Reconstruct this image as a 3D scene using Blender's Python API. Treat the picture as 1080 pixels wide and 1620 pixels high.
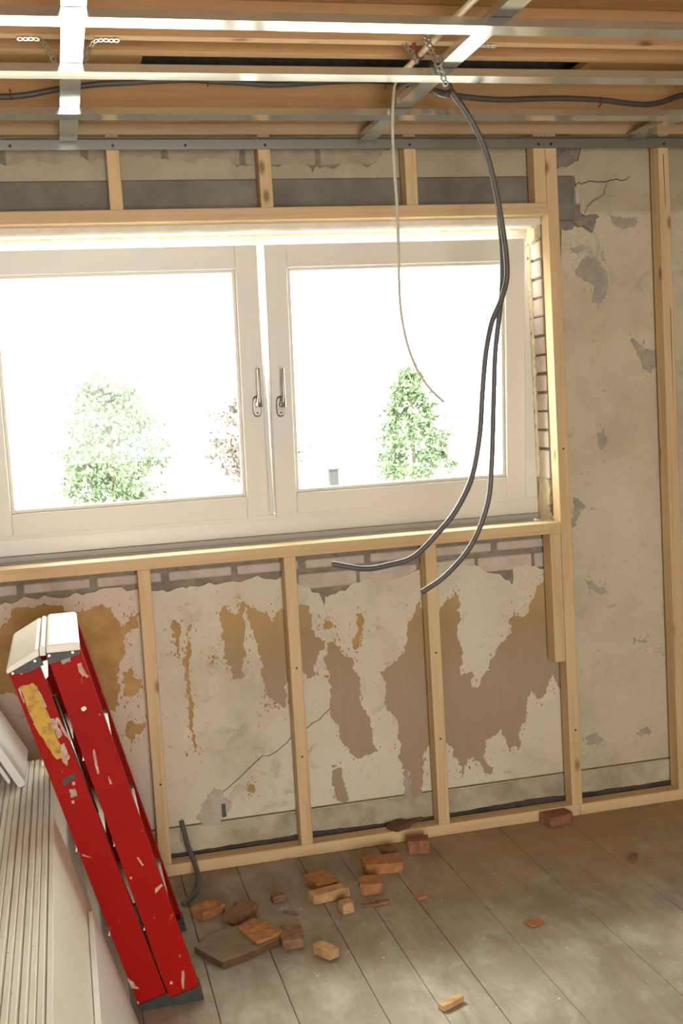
import bpy, bmesh, math, random
from mathutils import Vector, Matrix
from mathutils.geometry import delaunay_2d_cdt
for o in list(bpy.data.objects): bpy.data.objects.remove(o)
SC = bpy.context.scene
COL = SC.collection

# ------------------------------------------------------------------ camera
cam_d = bpy.data.cameras.new('camera'); cam = bpy.data.objects.new('camera', cam_d); COL.objects.link(cam)
cam_d.sensor_fit = 'VERTICAL'; cam_d.sensor_height = 36.0; cam_d.lens = 40.558
cam_d.clip_start = 0.05; cam_d.clip_end = 500
_R = Vector((0.96936546, -0.23869383, -0.05792984)); _U = Vector((0.07759687, 0.07383156, 0.99424727)); _F = Vector((0.23304364, 0.96828413, -0.09009166))
cam.matrix_world = Matrix(((_R.x, _U.x, -_F.x, 0.0), (_R.y, _U.y, -_F.y, -3.564), (_R.z, _U.z, -_F.z, 1.4395), (0, 0, 0, 1)))
SC.camera = cam

# ------------------------------------------------------------------ sky and exposure
world = bpy.data.worlds.new('sky'); SC.world = world; world.use_nodes = True
bg = world.node_tree.nodes['Background']; bg.inputs[0].default_value = (1.0, 0.965, 0.90, 1); bg.inputs[1].default_value = 20.0
vs = SC.view_settings; vs.view_transform = 'Standard'; vs.look = 'None'; vs.gamma = 1; vs.use_curve_mapping = False
vs.exposure = 0.0

def portal(loc, rot, sx, sy):          # helps the sky's light find its way through an opening
    d = bpy.data.lights.new('sky_portal', 'AREA'); d.shape = 'RECTANGLE'; d.size = sx; d.size_y = sy; d.energy = 1
    d.cycles.is_portal = True
    o = bpy.data.objects.new('sky_portal', d); o.location = loc; o.rotation_euler = rot; COL.objects.link(o)
portal((0.66, 0.46, 1.5), (-math.pi/2, 0, 0), 2.1, 1.15)
portal((.25, -5.58, 1.05), (math.pi/2, 0, 0), 1.2, 2.1)

# hazy high sun in front of the window: soft-edged light on sill, floor and stacked panels
sun_d = bpy.data.lights.new('hazy_sun', 'SUN'); sun_d.energy = 4.2; sun_d.angle = math.radians(11); sun_d.color = (1.0, .97, .91)
sun = bpy.data.objects.new('hazy_sun', sun_d); COL.objects.link(sun)
_az, _el = math.radians(26), math.radians(46)
sun.rotation_euler = Vector((math.sin(_az)*math.cos(_el), -math.cos(_az)*math.cos(_el), -math.sin(_el))).to_track_quat('-Z', 'Y').to_euler()
random.seed(4)
# ------------------------------------------------------------------ outlines measured on the wall, floor and hanging runs (metres)
PATCHES=[('ochre',[(-0.293,0.805),(-0.237,0.809),(-0.193,0.844),(-0.181,0.877),(-0.119,0.881),(-0.081,0.894),(-0.025,0.876),(0.005,0.839),(0.031,0.861),(0.07,0.869),(0.118,0.862),(0.13,0.826),(0.143,0.798),(0.163,0.808),(0.174,0.827),(0.204,0.839),(0.2,0.784),(0.16,0.773),(0.152,0.728),(0.14,0.694),(0.132,0.66),(0.124,0.549),(0.103,0.531),(0.089,0.538),(0.062,0.506),(-0.05,0.56),(-0.215,0.629),(-0.305,0.669)]),('ochre',[(0.142,0.654),(0.167,0.661),(0.174,0.63),(0.198,0.622),(0.186,0.583),(0.155,0.564),(0.136,0.578),(0.148,0.607)]),('ochre',[(0.139,0.481),(0.159,0.494),(0.178,0.481),(0.198,0.484),(0.192,0.459),(0.166,0.452),(0.15,0.429),(0.136,0.446)]),('ochre',[(0.306,0.803),(0.32,0.792),(0.33,0.77),(0.321,0.741),(0.324,0.684),(0.313,0.691),(0.307,0.722),(0.302,0.753)]),('ochre',[(0.359,0.783),(0.367,0.777),(0.356,0.706),(0.348,0.553),(0.353,0.367),(0.343,0.368),(0.34,0.534),(0.337,0.637),(0.34,0.708),(0.353,0.737)]),('ochre',[(0.421,0.674),(0.431,0.676),(0.427,0.65),(0.417,0.647)]),('brown',[(0.463,0.823),(0.479,0.832),(0.498,0.805),(0.523,0.807),(0.534,0.844),(0.536,0.806),(0.525,0.6),(0.488,0.589),(0.486,0.631),(0.472,0.658),(0.457,0.66),(0.457,0.727)]),('brown',[(0.545,0.831),(0.56,0.814),(0.585,0.801),(0.61,0.799),(0.629,0.76),(0.646,0.795),(0.673,0.803),(0.721,0.812),(0.747,0.806),(0.754,0.748),(0.756,0.695),(0.797,0.68),(0.774,0.651),(0.762,0.621),(0.748,0.57),(0.726,0.562),(0.712,0.595),(0.667,0.621),(0.658,0.559),(0.647,0.476),(0.632,0.489),(0.607,0.513),(0.593,0.535),(0.584,0.63),(0.564,0.715),(0.547,0.779)]),('ochre',[(0.581,0.5),(0.617,0.503),(0.618,0.488),(0.585,0.486)]),('ochre',[(0.79,0.739),(0.812,0.747),(0.827,0.728),(0.81,0.719),(0.791,0.723)]),('brown',[(0.795,0.674),(0.825,0.677),(0.845,0.661),(0.858,0.625),(0.873,0.62),(0.887,0.575),(0.904,0.488),(0.931,0.389),(0.951,0.289),(0.907,0.284),(0.87,0.285),(0.83,0.343),(0.809,0.414),(0.802,0.511),(0.796,0.586),(0.788,0.629)]),('brown',[(1.128,0.782),(1.154,0.739),(1.141,0.287),(1.114,0.268),(1.101,0.111),(1.059,0.117),(1.058,0.21),(1.031,0.224),(1.026,0.323),(1.009,0.412),(0.99,0.478),(0.978,0.555),(1.041,0.601),(1.079,0.693),(1.104,0.744)]),('brown',[(1.17,0.738),(1.199,0.756),(1.252,0.805),(1.262,0.782),(1.26,0.696),(1.257,0.512),(1.282,0.521),(1.298,0.53),(1.3,0.469),(1.326,0.483),(1.362,0.523),(1.401,0.606),(1.444,0.672),(1.457,0.704),(1.48,0.696),(1.509,0.704),(1.523,0.746),(1.548,0.799),(1.572,0.813),(1.618,0.803),(1.618,0.527),(1.623,0.505),(1.614,0.428),(1.586,0.481),(1.554,0.412),(1.536,0.398),(1.508,0.434),(1.488,0.376),(1.468,0.323),(1.452,0.23),(1.435,0.249),(1.423,0.234),(1.408,0.275),(1.387,0.316),(1.333,0.284),(1.324,0.219),(1.357,0.181),(1.344,0.161),(1.312,0.198),(1.29,0.229),(1.267,0.226),(1.241,0.163),(1.233,0.22),(1.208,0.278),(1.187,0.314),(1.148,0.329)]),('ochre',[(0.904,0.759),(0.925,0.762),(0.921,0.689),(0.897,0.643),(0.886,0.65),(0.891,0.681),(0.905,0.701)]),('brown',[(0.799,0.251),(0.825,0.254),(0.835,0.132),(0.814,0.139)]),('grey',[(1.037,0.213),(1.057,0.216),(1.054,0.118),(1.032,0.115)]),('ochre',[(0.512,0.251),(0.532,0.233),(0.525,0.207),(0.507,0.222)]),('grey',[(1.759,1.886),(1.783,1.9),(1.817,1.893),(1.821,1.867),(1.846,1.85),(1.853,1.792),(1.822,1.74),(1.79,1.745),(1.797,1.805),(1.756,1.827),(1.725,1.853),(1.739,1.861)]),('grey',[(1.931,1.618),(1.954,1.607),(1.977,1.573),(2.018,1.578),(2.028,1.527),(2.003,1.492),(1.975,1.508),(1.957,1.552)]),('grey',[(1.79,1.302),(1.819,1.311),(1.827,1.267),(1.802,1.238),(1.789,1.259)]),('grey',[(1.703,1.923),(1.726,1.929),(1.747,1.937),(1.772,1.928),(1.76,1.915),(1.727,1.912)]),('grey',[(1.825,1.905),(1.839,1.918),(1.845,1.892),(1.833,1.875)]),('grey',[(1.69,1.092),(1.724,1.068),(1.738,1.056),(1.713,1.044),(1.702,0.993),(1.683,0.984)]),('grey',[(1.717,0.805),(1.75,0.795),(1.806,0.746),(1.782,0.744),(1.735,0.77)]),('grey',[(1.895,0.576),(1.953,0.561),(1.943,0.553),(1.902,0.562)]),('grey',[(1.972,0.527),(2.035,0.507),(2.015,0.504),(1.979,0.517)]),('grey',[(1.895,0.236),(1.937,0.253),(1.956,0.233),(1.918,0.219)]),('grey',[(1.701,0.249),(1.737,0.256),(1.772,0.228),(1.747,0.209),(1.712,0.218)]),('grey',[(1.87,2.035),(1.951,2.023),(1.979,2.008),(1.926,1.987),(1.891,1.997)])]
PL_TOP=[(-0.431,0.906),(-0.211,0.9),(-0.155,0.909),(-0.079,0.917),(0.006,0.913),(0.074,0.913),(0.17,0.907),(0.268,0.898),(0.307,0.894),(0.368,0.905),(0.448,0.901),(0.53,0.902),(0.602,0.908),(0.668,0.908),(0.718,0.876),(0.775,0.844),(0.81,0.826),(0.86,0.844),(0.904,0.865),(1.002,0.867),(1.134,0.891),(1.201,0.906),(1.268,0.896),(1.324,0.886),(1.39,0.852),(1.456,0.807),(1.471,0.867),(1.528,0.862),(1.574,0.851),(1.623,0.912)]
CRACK=[(0.238,0.059),(0.291,0.099),(0.323,0.109),(0.354,0.126),(0.387,0.153),(0.411,0.208),(0.433,0.23),(0.488,0.269),(0.564,0.329),(0.606,0.334),(0.662,0.377),(0.721,0.404),(0.76,0.425),(0.794,0.455),(0.811,0.482)]
UP_EDGE=[(-0.318,2.215),(-0.104,2.219),(-0.068,2.218),(-0.034,2.227),(0.006,2.223),(0.042,2.221),(0.08,2.227),(0.095,2.236),(0.126,2.245),(0.145,2.23),(0.164,2.211),(0.173,2.224),(0.208,2.237),(0.259,2.237),(0.297,2.24),(0.345,2.236),(0.373,2.228),(0.421,2.221),(0.479,2.22),(0.509,2.231),(0.539,2.233),(0.574,2.231),(0.587,2.216),(0.604,2.202),(0.62,2.208),(0.665,2.215),(0.697,2.215),(0.753,2.212),(0.819,2.214),(0.838,2.2),(0.846,2.186),(0.859,2.204),(0.9,2.2),(0.942,2.213),(0.984,2.211),(1.036,2.203),(1.051,2.21),(1.069,2.232),(1.079,2.256),(1.113,2.264)]
CRK2=[(1.742,2.137),(1.758,2.145),(1.793,2.147),(1.851,2.144),(1.933,2.152),(1.947,2.16)]
CRK3=[(1.862,2.14),(1.852,2.113),(1.823,2.09),(1.79,2.068),(1.777,2.041)]
CRK4=[(1.681,2.208),(1.705,2.239),(1.74,2.253)]
DEB={'d1':(0.316,-0.316),'d2':(0.412,-0.388),'d2s':(0.421,-0.298),'d5':(0.511,-0.575),'d6':(0.581,-0.686),'d7':(0.67,-0.237),'d8':(0.671,-0.339),'d9':(0.697,-0.445),'d10':(0.801,-0.333),'d11':(0.878,-0.187),'d12':(1.026,-0.093),'d13':(0.769,-0.437),'d14':(0.808,-0.434),'d15':(1.535,-0.031),'d17':(1.616,-0.41),'d18':(0.808,-1.036),'d19':(0.524,-0.305),'d20':(1.165,-0.703),'d21':(0.922,-0.437),'d22':(0.876,-0.099),'d23':(0.543,-0.399),'d24':(0.939,-0.097)}
SLAB=[(0.249,-0.547),(0.309,-0.662),(0.394,-0.628),(0.476,-0.578),(0.467,-0.51),(0.378,-0.46),(0.294,-0.493)]
SLAB_TOP=[(0.363,-0.495),(0.419,-0.459),(0.452,-0.496),(0.479,-0.563),(0.399,-0.603)]
CONA=[(1.092,-0.49,2.274),(1.114,-0.49,2.281),(1.132,-0.49,2.262),(1.171,-0.49,2.206),(1.21,-0.49,2.121),(1.234,-0.49,2.018),(1.247,-0.49,1.931),(1.256,-0.49,1.844),(1.255,-0.49,1.774),(1.235,-0.49,1.713),(1.205,-0.49,1.653),(1.182,-0.49,1.565),(1.167,-0.49,1.46),(1.152,-0.49,1.337),(1.123,-0.49,1.222),(1.074,-0.49,1.136),(1.02,-0.49,1.078),(0.942,-0.49,1.013),(0.867,-0.49,0.995),(0.793,-0.49,0.991),(0.704,-0.49,1.013)]
CONB=[(1.114,-0.465,2.315),(1.129,-0.465,2.289),(1.169,-0.465,2.233),(1.213,-0.465,2.147),(1.24,-0.465,2.04),(1.252,-0.465,1.944),(1.255,-0.465,1.847),(1.251,-0.465,1.759),(1.237,-0.465,1.671),(1.22,-0.465,1.565),(1.208,-0.465,1.423),(1.193,-0.465,1.243),(1.174,-0.465,1.136),(1.121,-0.465,1.027),(1.04,-0.465,0.947),(0.966,-0.465,0.905)]
WHITE=[(0.981,-0.43,2.328),(0.972,-0.43,2.298),(0.963,-0.43,2.204),(0.962,-0.43,2.084),(0.964,-0.43,1.981),(0.961,-0.43,1.86),(0.958,-0.43,1.72),(0.971,-0.43,1.614),(0.998,-0.43,1.533),(1.033,-0.43,1.478),(1.072,-0.43,1.438)]
JCAB=[(-0.218,-0.13,2.362),(-0.083,-0.13,2.358),(-0.04,-0.13,2.36),(0.003,-0.13,2.365),(0.047,-0.13,2.374),(0.091,-0.13,2.382),(0.144,-0.13,2.389),(0.197,-0.13,2.395),(0.268,-0.13,2.399),(0.359,-0.13,2.405),(0.45,-0.13,2.408),(0.505,-0.13,2.406),(0.598,-0.13,2.402),(0.691,-0.13,2.397),(0.787,-0.13,2.402),(0.884,-0.13,2.408),(0.982,-0.13,2.411),(1.061,-0.13,2.408),(1.16,-0.13,2.39),(1.261,-0.13,2.37),(1.343,-0.13,2.361),(1.426,-0.13,2.358),(1.531,-0.13,2.362),(1.638,-0.13,2.363),(1.746,-0.13,2.359),(1.834,-0.13,2.35),(1.9,-0.13,2.346),(1.956,-0.13,2.353),(2.013,-0.13,2.371),(2.058,-0.13,2.381)]
CLIPS=[(-0.054,-0.125,2.365),(0.502,-0.125,2.406),(1.038,-0.125,2.403),(1.742,-0.125,2.353)]
FLCAB=[(0.296,-0.02,0.14),(0.3,-0.02,0.105),(0.304,-0.02,0.053),(0.298,-0.02,0.003),(0.277,-0.02,-0.046),(0.252,-0.02,-0.087)]
# ------------------------------------------------------------------ materials
def mat(name, rough=.7, metal=0.0):
    m = bpy.data.materials.new(name); m.use_nodes = True
    nt = m.node_tree; b = nt.nodes['Principled BSDF']
    b.inputs['Roughness'].default_value = rough; b.inputs['Metallic'].default_value = metal
    return m, nt, b
def nd(nt, t, **k):
    n = nt.nodes.new(t)
    for a, v in k.items():
        if a in n.inputs: n.inputs[a].default_value = v
        else: setattr(n, a, v)
    return n
def lk(nt, a, b): nt.links.new(a, b)
def c4(c): return (c[0], c[1], c[2], 1)
def ramp(nt, fac, stops, interp='LINEAR'):
    r = nd(nt, 'ShaderNodeValToRGB'); r.color_ramp.interpolation = interp
    e = r.color_ramp.elements
    while len(e) < len(stops): e.new(0.5)
    for q, (p, c) in zip(e, stops): q.position = p; q.color = c4(c)
    lk(nt, fac, r.inputs[0]); return r.outputs[0]
def mapped(nt, scale, coord='Object', rnd=True):
    tc = nd(nt, 'ShaderNodeTexCoord'); src = tc.outputs[coord]

    if rnd:
        oi = nd(nt, 'ShaderNodeObjectInfo'); mu = nd(nt, 'ShaderNodeMath', operation='MULTIPLY'); mu.inputs[1].default_value = 37.0
        lk(nt, oi.outputs['Random'], mu.inputs[0])
        ad = nd(nt, 'ShaderNodeVectorMath', operation='ADD'); lk(nt, src, ad.inputs[0]); lk(nt, mu.outputs[0], ad.inputs[1]); src = ad.outputs[0]
    mp = nd(nt, 'ShaderNodeMapping'); mp.inputs['Scale'].default_value = scale; lk(nt, src, mp.inputs[0])
    return mp.outputs[0]
def wpos(nt, scale=(1, 1, 1)):
    g = nd(nt, 'ShaderNodeNewGeometry'); mp = nd(nt, 'ShaderNodeMapping'); mp.inputs['Scale'].default_value = scale
    lk(nt, g.outputs['Position'], mp.inputs[0]); return mp.outputs[0]
def noise(nt, vec, scale, detail=4, rough=.55, dist=0):
    n = nd(nt, 'ShaderNodeTexNoise'); n.inputs['Scale'].default_value = scale; n.inputs['Detail'].default_value = detail
    n.inputs['Roughness'].default_value = rough; n.inputs['Distortion'].default_value = dist
    lk(nt, vec, n.inputs['Vector']); return n.outputs[0]
def mix(nt, fac, a, b, mode='MIX'):
    m = nd(nt, 'ShaderNodeMix', data_type='RGBA', blend_type=mode)
    for i, v in ((0, fac), (6, a), (7, b)):
        if isinstance(v, (int, float)): m.inputs[i].default_value = v
        elif isinstance(v, tuple): m.inputs[i].default_value = c4(v)
        else: lk(nt, v, m.inputs[i])
    return m.outputs[2]
def bump(nt, b, h, strength=.3, dist=.01):
    n = nd(nt, 'ShaderNodeBump'); n.inputs['Strength'].default_value = strength; n.inputs['Distance'].default_value = dist
    lk(nt, h, n.inputs['Height']); lk(nt, n.outputs[0], b.inputs['Normal'])
B3 = lambda v: (v, v, v)

def wood(name, axis, c1, c2, knot=(.25, .13, .055), rough=.7, knots=True):
    m, nt, b = mat(name, rough)
    s = [38, 38, 38]; s[axis] = 1.6
    v = mapped(nt, s)
    n1 = noise(nt, v, 1.0, 5, .6, .6)
    col = ramp(nt, n1, [(.3, c2), (.5, c1), (.72, tuple(min(1, x*1.08) for x in c1))])
    n0 = noise(nt, mapped(nt, (3, 3, 3)), 1.2, 2)
    col = mix(nt, ramp(nt, n0, [(.35, B3(0)), (.75, B3(.55))]), col, tuple(a*.5+b_*.5 for a, b_ in zip(c1, c2)))
    if knots:
        s2 = [9, 9, 9]; s2[axis] = 4.2
        vo = nd(nt, 'ShaderNodeTexVoronoi'); vo.inputs['Scale'].default_value = 1.0; lk(nt, mapped(nt, s2), vo.inputs['Vector'])
        k = ramp(nt, vo.outputs['Distance'], [(.05, B3(.9)), (.10, B3(.25)), (.15, B3(0))])
        col = mix(nt, k, col, knot)
    lk(nt, col, b.inputs['Base Color']); bump(nt, b, n1, .12, .004)
    return m
PC1, PC2 = (.62, .44, .245), (.50, .335, .165)
PINE = [wood('pine_%s' % a, i, PC1, PC2) for i, a in enumerate('xyz')]
DC1, DC2 = (.50, .30, .135), (.37, .205, .085)
DECK = [wood('joist_wood_%s' % a, i, DC1, DC2, (.16, .08, .035)) for i, a in enumerate('xyz')]

def m_plaster():
    m, nt, b = mat('old_plaster', .9)
    w = wpos(nt)
    col = ramp(nt, noise(nt, w, 2.6, 8, .66), [(.30, (.47, .41, .30)), (.45, (.60, .535, .41)), (.58, (.64, .58, .46)), (.74, (.67, .625, .52))])
    sx = nd(nt, 'ShaderNodeSeparateXYZ'); lk(nt, w, sx.inputs[0])
    ad = nd(nt, 'ShaderNodeMath', operation='MULTIPLY_ADD'); ad.inputs[1].default_value = .35
    lk(nt, noise(nt, w, 6, 4), ad.inputs[0]); lk(nt, sx.outputs[0], ad.inputs[2])
    pk = mix(nt, 1.0, ramp(nt, ad.outputs[0], [(.30, B3(.75)), (.52, B3(0))]), ramp(nt, sx.outputs[2], [(.96, B3(1)), (1.0, B3(0))]), 'MULTIPLY')
    col = mix(nt, pk, col, (.62, .48, .40))
    # the full-height stretch right of the window is tinted yellower and darker
    mr = nd(nt, 'ShaderNodeMapRange'); mr.inputs[1].default_value = 1.60; mr.inputs[2].default_value = 1.66; lk(nt, sx.outputs[0], mr.inputs[0])
    mm = nd(nt, 'ShaderNodeMath', operation='MULTIPLY'); mm.inputs[1].default_value = .75; lk(nt, mr.outputs[0], mm.inputs[0])
    col = mix(nt, mm.outputs[0], col, ramp(nt, noise(nt, w, 3.5, 8, .68), [(.3, (.38, .32, .205)), (.5, (.54, .465, .325)), (.7, (.60, .53, .40))]))
    # above window-head height the plaster colour turns darker and browner
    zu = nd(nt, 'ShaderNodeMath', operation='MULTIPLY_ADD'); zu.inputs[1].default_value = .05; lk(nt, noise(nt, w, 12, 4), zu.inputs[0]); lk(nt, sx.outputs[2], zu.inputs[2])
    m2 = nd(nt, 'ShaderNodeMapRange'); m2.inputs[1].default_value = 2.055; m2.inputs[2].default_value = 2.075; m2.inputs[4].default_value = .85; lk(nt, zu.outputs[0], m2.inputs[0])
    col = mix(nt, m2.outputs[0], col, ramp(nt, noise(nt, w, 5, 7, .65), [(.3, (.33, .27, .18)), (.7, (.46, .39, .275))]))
    g = ramp(nt, noise(nt, w, 8, 8, .72, 1.0), [(.57, B3(0)), (.66, B3(.55))])
    col = mix(nt, g, col, (.36, .315, .235))
    g2 = ramp(nt, noise(nt, wpos(nt, (1, 1, 1.4)), 24, 5, .7), [(.63, B3(0)), (.70, B3(.55))])
    col = mix(nt, g2, col, (.33, .24, .14))
    g3 = ramp(nt, noise(nt, w, 60, 3, .6), [(.68, B3(0)), (.73, B3(.5))])
    col = mix(nt, g3, col, (.30, .25, .18))
    lk(nt, col, b.inputs['Base Color'])
    bump(nt, b, noise(nt, w, 26, 9, .68), .5, .008)
    return m
PLASTER = m_plaster()
def m_simple(name, c1, c2, scale=20, rough=.8, bs=.3, detail=5, metal=0, world=False, lo=.35, hi=.68):
    m, nt, b = mat(name, rough, metal)
    v = wpos(nt) if world else mapped(nt, (1, 1, 1))
    n = noise(nt, v, scale, detail, .6)
    lk(nt, ramp(nt, n, [(lo, c2), (hi, c1)]), b.inputs['Base Color'])
    if bs: bump(nt, b, n, bs, .005)
    return m
OCHRE = m_simple('ochre_wallpaper_backing', (.48, .30, .115), (.36, .205, .07), 14, .9, .2, world=True)
def m_brown():
    m, nt, b = mat('brown_wallpaper_backing', .9)
    w = wpos(nt); sx = nd(nt, 'ShaderNodeSeparateXYZ'); lk(nt, w, sx.inputs[0])
    ma = nd(nt, 'ShaderNodeMath', operation='MULTIPLY_ADD'); ma.inputs[1].default_value = .22
    lk(nt, noise(nt, w, 7, 4), ma.inputs[0]); lk(nt, sx.outputs[2], ma.inputs[2])
    col = ramp(nt, ma.outputs[0], [(.28, (.36, .265, .175)), (.60, (.375, .285, .195)), (.80, (.37, .25, .125)), (.90, (.45, .29, .12))])
    st = noise(nt, wpos(nt, (90, 90, 3)), 1, 3)
    col = mix(nt, ramp(nt, st, [(.3, B3(0)), (.8, B3(.3))]), col, (.28, .2, .12))
    lk(nt, col, b.inputs['Base Color']); bump(nt, b, st, .15, .003); return m
BROWN = m_brown()
GREYP = m_simple('grey_undercoat', (.40, .36, .285), (.31, .28, .22), 25, .9, .2, world=True)
MORTAR = m_simple('brown_grey_mortar', (.30, .255, .20), (.20, .165, .125), 40, .95, .6, world=True)
BRICKW = m_simple('limewashed_brick', (.60, .51, .43), (.47, .39, .32), 22, .9, .4)
BRICKU = m_simple('dusty_upper_brick', (.43, .36, .26), (.34, .28, .20), 22, .9, .4)
BRICKJ = m_simple('pale_jamb_brick', (.82, .74, .66), (.70, .61, .53), 30, .9, .4)
CONC = m_simple('grey_lintel_concrete', (.245, .225, .18), (.15, .14, .115), 7, .85, .2, 6)
PLINTH = m_simple('damp_plinth_concrete', (.53, .475, .36), (.28, .245, .165), 9, .9, .5, 9, world=True)
FOAM = m_simple('yellow_foam', (.82, .75, .55), (.68, .58, .36), 40, .8, .4)
WHITEP = m_simple('window_white_paint', (.74, .71, .65), (.71, .68, .62), 3, .38, 0)
GREYSILL = m_simple('window_sill_grey_paint', (.52, .51, .47), (.47, .46, .42), 3, .45, 0)
DARKGAP = m_simple('dark_gap', (.10, .10, .09), (.06, .06, .05), 20, .6, 0)
STEEL = m_simple('handle_nickel', (.34, .32, .28), (.28, .265, .235), 30, .35, 0, metal=1)
def m_galv(name='galvanised_steel', r0=.17, r1=.23, dm=.18, dc=(.42, .43, .41)):
    m = bpy.data.materials.new(name); m.use_nodes = True; nt = m.node_tree
    nt.nodes.remove(nt.nodes['Principled BSDF']); out = nt.nodes['Material Output']
    g = nd(nt, 'ShaderNodeBsdfAnisotropic', distribution='BECKMANN')
    n = noise(nt, mapped(nt, (2.5, 2.5, 2.5)), 2, 4)
    lk(nt, ramp(nt, n, [(.3, (.60, .62, .60)), (.7, (.72, .73, .70))]), g.inputs['Color'])
    r = nd(nt, 'ShaderNodeMapRange'); r.inputs[3].default_value = r0; r.inputs[4].default_value = r1; lk(nt, n, r.inputs[0]); lk(nt, r.outputs[0], g.inputs['Roughness'])
    d = nd(nt, 'ShaderNodeBsdfDiffuse'); d.inputs[0].default_value = c4(dc)
    mx = nd(nt, 'ShaderNodeMixShader'); mx.inputs[0].default_value = dm; lk(nt, g.outputs[0], mx.inputs[1]); lk(nt, d.outputs[0], mx.inputs[2]); lk(nt, mx.outputs[0], out.inputs[0])
    return m
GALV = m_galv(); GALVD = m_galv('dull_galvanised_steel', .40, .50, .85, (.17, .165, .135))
STRAP = m_simple('perforated_strap_zinc', (.55, .55, .52), (.42, .42, .40), 60, .4, 0, metal=.9)
SCREW = m_simple('black_screw', (.03, .03, .03), (.02, .02, .02), 50, .5, 0)
GREYPIPE = m_simple('grey_conduit_plastic', (.115, .105, .10), (.085, .078, .075), 9, .42, 0)
DARKCABLE = m_simple('dark_cable', (.075, .065, .068), (.045, .04, .043), 9, .5, 0)
CREAM = m_simple('cream_pvc', (.66, .56, .38), (.58, .47, .30), 6, .45, 0)
CREAMC = m_simple('off_white_cable', (.58, .54, .43), (.50, .46, .36), 6, .5, 0)
REDCLIP = m_simple('rust_red_clip', (.30, .07, .04), (.2, .045, .03), 30, .6, 0)
BOARD = m_simple('cream_panel_board', (.86, .82, .75), (.81, .77, .70), 4, .75, .05)
BOARDW = m_simple('white_panel_board', (.78, .76, .72), (.73, .70, .66), 3, .55, .03)
def m_edge():
    m, nt, b = mat('panel_edge_paper', .85)
    n = noise(nt, mapped(nt, (14, 5, 14)), 1, 5)
    col = ramp(nt, n, [(.3, (.78, .75, .69)), (.6, (.88, .86, .81))])
    k = ramp(nt, noise(nt, mapped(nt, (1, 1, 1)), 90, 3), [(.68, B3(0)), (.74, B3(.7))])
    col = mix(nt, k, col, (.2, .15, .1))
    lk(nt, col, b.inputs['Base Color']); return m
EDGE = m_edge()
def m_red():
    m, nt, b = mat('scratched_red_paint', .5)
    b.inputs['Specular IOR Level'].default_value = .08
    n = noise(nt, mapped(nt, (1, 1, 1)), 5, 3)
    col = ramp(nt, n, [(.3, (.285, .0055, .003)), (.7, (.34, .0075, .004))])
    vo = nd(nt, 'ShaderNodeTexVoronoi'); vo.inputs['Scale'].default_value = 26; lk(nt, mapped(nt, (1, 1, .8)), vo.inputs['Vector'])
    sp = ramp(nt, vo.outputs['Distance'], [(.08, B3(.85)), (.11, B3(0))])
    gate = ramp(nt, noise(nt, mapped(nt, (1, 1, 1)), 6, 2), [(.44, B3(0)), (.50, B3(1))])
    f = mix(nt, 1.0, sp, gate, 'MULTIPLY')
    col = mix(nt, f, col, (.60, .45, .36))
    sc = ramp(nt, noise(nt, mapped(nt, (30, 30, 7)), 1.2, 4, .6, 2.0), [(.71, B3(0)), (.74, B3(.55))])
    col = mix(nt, sc, col, (.58, .36, .28))
    lk(nt, col, b.inputs['Base Color']); return m
RED = m_red()
CAPW = m_simple('white_cap_plastic', (.80, .77, .69), (.74, .70, .61), 12, .5, 0)
BLACKP = m_simple('black_plastic', (.035, .04, .038), (.02, .022, .02), 20, .5, 0)
YELLOW = m_simple('worn_yellow_sticker', (.54, .31, .025), (.30, .15, .025), 45, .6, .1, lo=.36, hi=.52)
SCRAP = m_simple('torn_sticker_paper', (.56, .45, .37), (.40, .22, .17), 70, .8, .1)
ALU = m_simple('pale_aluminium_tread', (.75, .73, .70), (.64, .62, .58), 10, .4, 0, metal=.3)
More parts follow.
